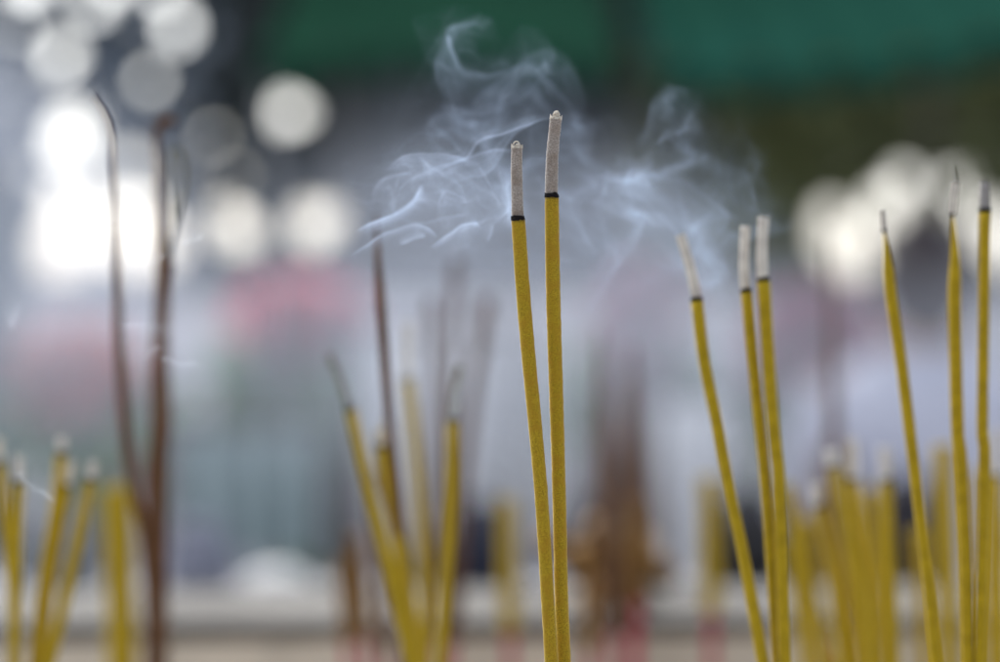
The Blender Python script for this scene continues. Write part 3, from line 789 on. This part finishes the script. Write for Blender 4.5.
def stroke_particles(pts, width, side, n, lanes=13, zs=6, z0=0, amp=1.0, seed=0, fade=(.12, .25)):
    """one smoke sheet: a curve (photo pixels) with a sharp fold on one side thinning out on the other"""
    r = np.random.RandomState(seed)
    sp = np.array([[v.x, v.y] for v in spline([Vector((x, y, 0)) for x, y in pts], 120)])
    tan = np.gradient(sp, axis=0); tan /= np.linalg.norm(tan, axis=1)[:, None] + 1e-9; nor = np.stack([-tan[:, 1], tan[:, 0]], 1)
    t = r.uniform(0, 1, n)
    keep = r.uniform(0, 1, n) < np.clip(t / fade[0], 0, 1) * np.clip((1 - t) / fade[1], 0, 1)
    t = t[keep]; n = len(t)
    i = t * 119; i0 = np.clip(i.astype(int), 0, 118); f = (i - i0)[:, None]
    P = sp[i0] * (1 - f) + sp[i0 + 1] * f; N = nor[i0]
    lane_off = np.abs(r.exponential(.42, lanes)); lane_off[0] = 0.0
    lane_z = r.normal(0, 1, lanes); lane_ph = r.uniform(0, 6.28, lanes); lane_s = r.uniform(.02, .10, lanes)
    L = r.choice(lanes, n, p=(lambda w: w / w.sum())(np.exp(-lane_off * 1.1) + .05))
    spread = np.where(r.uniform(0, 1, n) < .45, r.normal(0, 1, n) * lane_s[L], np.abs(r.exponential(.5, n)))
    wv = width * (.35 + .9 * np.sin(np.pi * np.clip(t, 0, 1)) ** .7)
    off = side * wv * (lane_off[L] * (1 + .5 * np.sin(3 * t + lane_ph[L])) + spread)
    xy = P + N * off[:, None]
    z = z0 + zs * (.7 * lane_z[L] * np.sin(2.5 * t + lane_ph[L]) + .35 * r.normal(0, 1, n)) + off * .35
    return warp(np.column_stack([xy, z]).astype(np.float32), amp)

def smoke_object(name, label, x0, x1, y0, y1, z0, z1, vox, d, parts, color, gain, blur=1, aniso=.25):
    """parts: list of (particles, optical depth). Pixel-space box maps to metres at distance d."""
    s = K * d
    nx, ny, nz = int((x1 - x0) / vox) + 1, int((y1 - y0) / vox) + 1, int((z1 - z0) / vox) + 1
    G = np.zeros(nx * ny * nz, np.float64)
    for P, tau in parts:
        g = (P - np.array([x0, y0, z0])) / vox
        ok = (g[:, 0] > 1) & (g[:, 1] > 1) & (g[:, 2] > 1) & (g[:, 0] < nx - 3) & (g[:, 1] < ny - 3) & (g[:, 2] < nz - 3)
        g = g[ok]
        if len(g) < 10: continue
        i = np.floor(g).astype(int); f = g - i
        h = np.bincount(i[:, 1] * nx + i[:, 0], minlength=nx * ny).astype(float); hv = h[h > 0]
        wgt = tau / np.percentile(hv, 97) / (vox * s)
        for a in (0, 1):
            for b_ in (0, 1):
                for c_ in (0, 1):
                    w = (f[:, 0] if a else 1 - f[:, 0]) * (f[:, 1] if b_ else 1 - f[:, 1]) * (f[:, 2] if c_ else 1 - f[:, 2]) * wgt
                    G += np.bincount(((i[:, 2] + c_) * ny + i[:, 1] + b_) * nx + i[:, 0] + a, weights=w, minlength=nx * ny * nz)
    G = G.reshape(nz, ny, nx)
    for _ in range(blur):
        for ax in (0, 1, 2): G = .25 * np.roll(G, 1, ax) + .5 * G + .25 * np.roll(G, -1, ax)
    return volume_object(name, label, G * gain, x0, x1, y0, y1, z0, z1, vox, d, color, aniso)

def volume_object(name, label, G, x0, x1, y0, y1, z0, z1, vox, d, color, aniso):
    s = K * d; nz, ny, nx = G.shape
    G = np.where(G < .02 * max(1e-9, np.percentile(G[G > 0], 90) if (G > 0).any() else 1), 0, G)
    # grid axes: x right, z world = -py, y world = depth
    lo = W(x0, y0 + (ny - 1) * vox, d); hi = W(x0 + (nx - 1) * vox, y0, d)
    lo = Vector((lo.x, d + z0 * s, lo.z)); hi = Vector((hi.x, d + (z0 + (nz - 1) * vox) * s, hi.z))
    A = np.ascontiguousarray(G[:, ::-1, :].transpose(1, 0, 2)).astype(np.float32).ravel()     # index = (iz*nz_depth + iy)*nx + ix
    N = A.size
    me = bpy.data.meshes.new(name); me.vertices.add(N)
    at = me.attributes.new('dens', 'FLOAT', 'POINT'); at.data.foreach_set('value', A)
    # vertices laid on the grid itself, relative to the box corner
    ii = np.arange(N); cx = ii % nx; cyy = (ii // nx) % nz; cz = ii // (nx * nz)
    co = np.column_stack([cx / max(1, nx - 1) * (hi.x - lo.x), cyy / max(1, nz - 1) * (hi.y - lo.y), cz / max(1, ny - 1) * (hi.z - lo.z)]).astype(np.float32)
    me.vertices.foreach_set('co', co.ravel())
    o = bpy.data.objects.new(name, me); COL.objects.link(o); o.location = lo
    ext = hi - lo
    ng = bpy.data.node_groups.new(name + '_grid', 'GeometryNodeTree')
    ng.interface.new_socket('Geometry', in_out='INPUT', socket_type='NodeSocketGeometry')
    ng.interface.new_socket('Geometry', in_out='OUTPUT', socket_type='NodeSocketGeometry')
    nd = ng.nodes; lk = ng.links
    gi = nd.new('NodeGroupInput'); go = nd.new('NodeGroupOutput')
    vc = nd.new('GeometryNodeVolumeCube')
    vc.inputs['Min'].default_value = (0, 0, 0); vc.inputs['Max'].default_value = ext
    vc.inputs['Resolution X'].default_value = nx; vc.inputs['Resolution Y'].default_value = nz; vc.inputs['Resolution Z'].default_value = ny
    vc.inputs['Background'].default_value = 0
    pos = nd.new('GeometryNodeInputPosition'); sx = nd.new('ShaderNodeSeparateXYZ'); lk.new(pos.outputs[0], sx.inputs[0])
    def ch(axis, n, e):
        m = nd.new('ShaderNodeMath'); m.operation = 'MULTIPLY'; m.inputs[1].default_value = (n - 1) / e; lk.new(sx.outputs[axis], m.inputs[0])
        r = nd.new('ShaderNodeMath'); r.operation = 'ROUND'; lk.new(m.outputs[0], r.inputs[0]); return r.outputs[0]
    fx, fy, fz = ch(0, nx, ext.x), ch(1, nz, ext.y), ch(2, ny, ext.z)
    m1 = nd.new('ShaderNodeMath'); m1.operation = 'MULTIPLY_ADD'; lk.new(fz, m1.inputs[0]); m1.inputs[1].default_value = nz; lk.new(fy, m1.inputs[2])
    m2 = nd.new('ShaderNodeMath'); m2.operation = 'MULTIPLY_ADD'; lk.new(m1.outputs[0], m2.inputs[0]); m2.inputs[1].default_value = nx; lk.new(fx, m2.inputs[2])
    si = nd.new('GeometryNodeSampleIndex'); si.data_type = 'FLOAT'; si.domain = 'POINT'
    na = nd.new('GeometryNodeInputNamedAttribute'); na.data_type = 'FLOAT'; na.inputs[0].default_value = 'dens'
    lk.new(gi.outputs[0], si.inputs['Geometry']); lk.new(na.outputs[0], si.inputs['Value']); lk.new(m2.outputs[0], si.inputs['Index'])
    lk.new(si.outputs[0], vc.inputs['Density'])
    m = bpy.data.materials.new(name + '_material'); m.use_nodes = True; t = m.node_tree; t.nodes.clear()
    out = t.nodes.new('ShaderNodeOutputMaterial'); pv = t.nodes.new('ShaderNodeVolumePrincipled')
    pv.inputs['Color'].default_value = (*color, 1); pv.inputs['Density'].default_value = 1.0; pv.inputs['Anisotropy'].default_value = aniso
    pv.inputs['Density Attribute'].default_value = 'density'
    t.links.new(pv.outputs[0], out.inputs['Volume'])
    me.materials.append(m)
    sm = nd.new('GeometryNodeSetMaterial'); sm.inputs['Material'].default_value = m
    lk.new(vc.outputs[0], sm.inputs[0]); lk.new(sm.outputs[0], go.inputs[0])
    md = o.modifiers.new('grid', 'NODES'); md.node_group = ng
    tag(o, label, 'smoke', 'incense smoke', 'stuff')
    print('SMOKE', name, (nx, ny, nz), 'max', float(A.max()), 'nonzero', float((A > 0).mean()))
    return o

def blob(cx, cy, rx, ry, n, zs, z0, amp, seed):
    r = np.random.RandomState(seed)
    p = np.column_stack([cx + rx * r.normal(0, .55, n), cy + ry * r.normal(0, .55, n), z0 + zs * r.normal(0, .6, n)]).astype(np.float32)
    return warp(p, amp)

SP = stroke_particles
# thin sharp wisps drifting left from the two glowing tips
fine = [
    (SP([(552, 119), (528, 127), (505, 133), (480, 141), (467, 158), (441, 167), (430, 172), (420, 175), (407, 182), (396, 195)], 7, 1, 160000, seed=1, amp=.25, zs=5), .20),
    (SP([(518, 150), (494, 148), (467, 157), (448, 165), (430, 173), (415, 177), (404, 186)], 5, -1, 90000, seed=2, amp=.3, zs=5), .16),
    (SP([(470, 158), (450, 156), (427, 155), (409, 155), (396, 160), (386, 168)], 8, -1, 80000, seed=3, amp=.35), .16),
    (SP([(412, 172), (396, 173), (384, 175), (374, 184), (370, 196)], 7, -1, 60000, seed=4, amp=.35), .15),
    (SP([(420, 184), (417, 191), (412, 199), (403, 206), (392, 213), (372, 221), (356, 229)], 7, -1, 90000, seed=5, amp=.3), .48),
    (SP([(436, 234), (430, 228), (424, 224), (411, 222), (396, 227), (376, 237), (352, 254)], 5, -1, 80000, seed=6, amp=.3), .26),
    (SP([(482, 226), (478, 221), (472, 221), (463, 223), (452, 229), (441, 234), (427, 242)], 4, -1, 70000, seed=7, amp=.35), .45),
    (SP([(424, 232), (418, 235), (409, 238), (400, 243)], 6, 1, 50000, seed=8, amp=.35), .24),
    (SP([(470, 211), (456, 213), (438, 216), (416, 220), (398, 215)], 4, -1, 50000, seed=9, amp=.3), .10),
    (SP([(494, 222), (493, 230), (491, 241)], 4, 1, 30000, seed=10, amp=.4), .18),
    (SP([(540, 124), (515, 140), (500, 160), (480, 172), (455, 180), (440, 192)], 14, 1, 120000, seed=11, amp=.6), .12),
    (blob(445, 190, 75, 38, 260000, 22, 12, 2.0, 12), .20),
]
smoke_object('smoke_wisps', 'thin sharp blue white smoke strands drifting left from the two glowing tips', 340, 570, 100, 270, -26, 50, 1.0, .636, fine, (.60, .73, .96), .85)
# softer curls above and to the right, a little further back
soft = [
    (SP([(506, 40), (490, 24), (474, 20), (454, 31), (441, 51), (431, 75), (438, 92), (448, 108)], 20, -1, 220000, seed=21, amp=1.1, zs=18), .26),
    (SP([(448, 46), (456, 56), (474, 69), (497, 75), (512, 74)], 14, 1, 120000, seed=22, amp=1.0, zs=14), .26),
    (SP([(428, 128), (434, 119), (447, 114), (474, 113), (490, 118)], 14, 1, 120000, seed=23, amp=1.0, zs=14), .28),
    (SP([(522, 62), (533, 50), (549, 46), (565, 62), (578, 80), (585, 98)], 16, 1, 140000, seed=24, amp=.9, zs=14), .16),
    (SP([(470, 92), (500, 84), (528, 80), (556, 92), (580, 112), (594, 136), (596, 156), (584, 175)], 20, 1, 260000, seed=25, amp=1.0, zs=14), .24),
    (SP([(440, 110), (470, 100), (500, 98), (530, 104), (560, 118)], 28, 1, 240000, seed=26, amp=.9, zs=14), .20),
    (SP([(586, 150), (592, 163), (603, 174), (619, 183), (638, 178), (651, 163), (653, 145)], 14, -1, 200000, seed=27, amp=1.1, zs=18), .20),
    (SP([(637, 140), (639, 124), (646, 104), (666, 92), (689, 103), (701, 126), (690, 149), (668, 144)], 22, 1, 260000, seed=28, amp=1.2, zs=20), .27),
    (SP([(660, 120), (675, 135), (705, 153), (725, 161), (744, 174), (752, 195), (745, 215)], 24, 1, 220000, seed=29, amp=1.3, zs=22), .12),
    (blob(705, 185, 50, 45, 200000, 30, 10, 3.5, 39), .16),
    (SP([(590, 205), (611, 216), (642, 232), (662, 256), (670, 285)], 22, -1, 200000, seed=30, amp=.9, zs=14), .20),
    (SP([(660, 240), (678, 244), (705, 248), (717, 270), (712, 300)], 18, -1, 160000, seed=31, amp=.9, zs=14), .20),
    (SP([(600, 185), (580, 200), (575, 225), (590, 250)], 18, 1, 140000, seed=32, amp=.9, zs=14), .20),
    (SP([(625, 170), (650, 185), (690, 180), (720, 200), (728, 230)], 24, 1, 180000, seed=33, amp=1.0, zs=14), .22),
    (blob(665, 200, 85, 62, 500000, 30, 10, 3.0, 34), .32),
    (blob(500, 175, 120, 55, 500000, 30, 10, 3.0, 35), .22),
    (blob(490, 95, 75, 45, 250000, 24, 10, 3.0, 36), .16),
    (blob(600, 240, 120, 50, 400000, 30, 10, 3.0, 37), .22),
]
smoke_object('smoke_curls', 'soft blue smoke curls rolling above and right of the sharp pair', 380, 800, 0, 340, -60, 90, 1.9, .66, soft, (.54, .67, .90), .33)
side = [
    (SP([(12, 322), (20, 316), (26, 304)], 6, -1, 30000, seed=41, amp=1.0), 0.12),
    (SP([(192, 247), (204, 240), (214, 230)], 4, -1, 30000, seed=42, amp=1.0), 0.14),
    (SP([(150, 356), (153, 346), (162, 340)], 5, 1, 30000, seed=43, amp=1.0), 0.11),
    (SP([(165, 355), (180, 362), (192, 358)], 5, 1, 30000, seed=44, amp=1.0), 0.12),
    (SP([(178, 253), (160, 262), (140, 262)], 6, 1, 30000, seed=45, amp=1.0), 0.07),
    (SP([(120, 318), (145, 326), (175, 316)], 8, 1, 40000, seed=46, amp=1.0), 0.07),
    (SP([(24, 470), (34, 484), (46, 496), (62, 505)], 4, 1, 30000, seed=47, amp=1.0), 0.12),
]
smoke_object('smoke_strands', 'faint white smoke strands over the brown sticks at the left', -10, 240, 215, 520, -20, 20, 1.6, .66, side, (.82, .88, 1.0), 1.0)

# broad drifting smoke behind the sticks: coarse cloud
def cloud():
    d = 1.5; vox = 14.0
    x0, x1, y0, y1, z0, z1 = -250, 1250, -130, 640, -300, 300       # pixels at distance d
    nx, ny, nz = int((x1 - x0) / vox) + 1, int((y1 - y0) / vox) + 1, int((z1 - z0) / vox) + 1
    X_, Y_, Z_ = np.meshgrid(x0 + vox * np.arange(nx), y0 + vox * np.arange(ny), z0 + vox * np.arange(nz), indexing='ij')
    p = np.column_stack([X_.ravel(), Y_.ravel(), Z_.ravel()]).astype(np.float32)
    n = (sample_field(F1, p / 130)[:, 0] + .5 * sample_field(F2, p / 60)[:, 0] + .25 * sample_field(F3, p / 32)[:, 0])
    n = 1 / (1 + np.exp(-2.0 * n))
    px, py, pz = p.T
    def g(c, w): return np.exp(-((c) / w) ** 2)
    edgeline = 205 + 26 * np.sin(px / 90) + 12 * np.sin(px / 37 + 1) - 30 * g(px - 470, 130) - 45 * g(px - 660, 90) + 95 * g(px - 900, 150) - 190 * g(px + 60, 190) 
    top = 1 / (1 + np.exp(-(py - edgeline) / 20)) * (.62 + .38 / (1 + np.exp(-(py - 270) / 25))) * np.clip((py - y0) / 60, 0, 1)
    bot = 1 / (1 + np.exp((py - 430) / 40))
    edge = np.clip(1 - (np.abs(pz) / 300) ** 3, 0, 1) * np.clip((px - x0) / 120, 0, 1) * np.clip((x1 - px) / 120, 0, 1)
    lat = .30 + .36 * g(px - 460, 150) + .26 * g(px - 670, 110) + .62 * g(px - 60, 170)
    D = top * bot * edge * lat * (.35 + 1.0 * n)
    D = D.reshape(nx, ny, nz).transpose(2, 1, 0)
    s = K * d
    D *= .85 / (600 * s)
    volume_object('smoke_bank', 'broad pale blue smoke bank drifting behind all the sticks', D, x0, x1, y0, y1, z0, z1, vox, d, (.66, .72, .86), .1)
cloud()
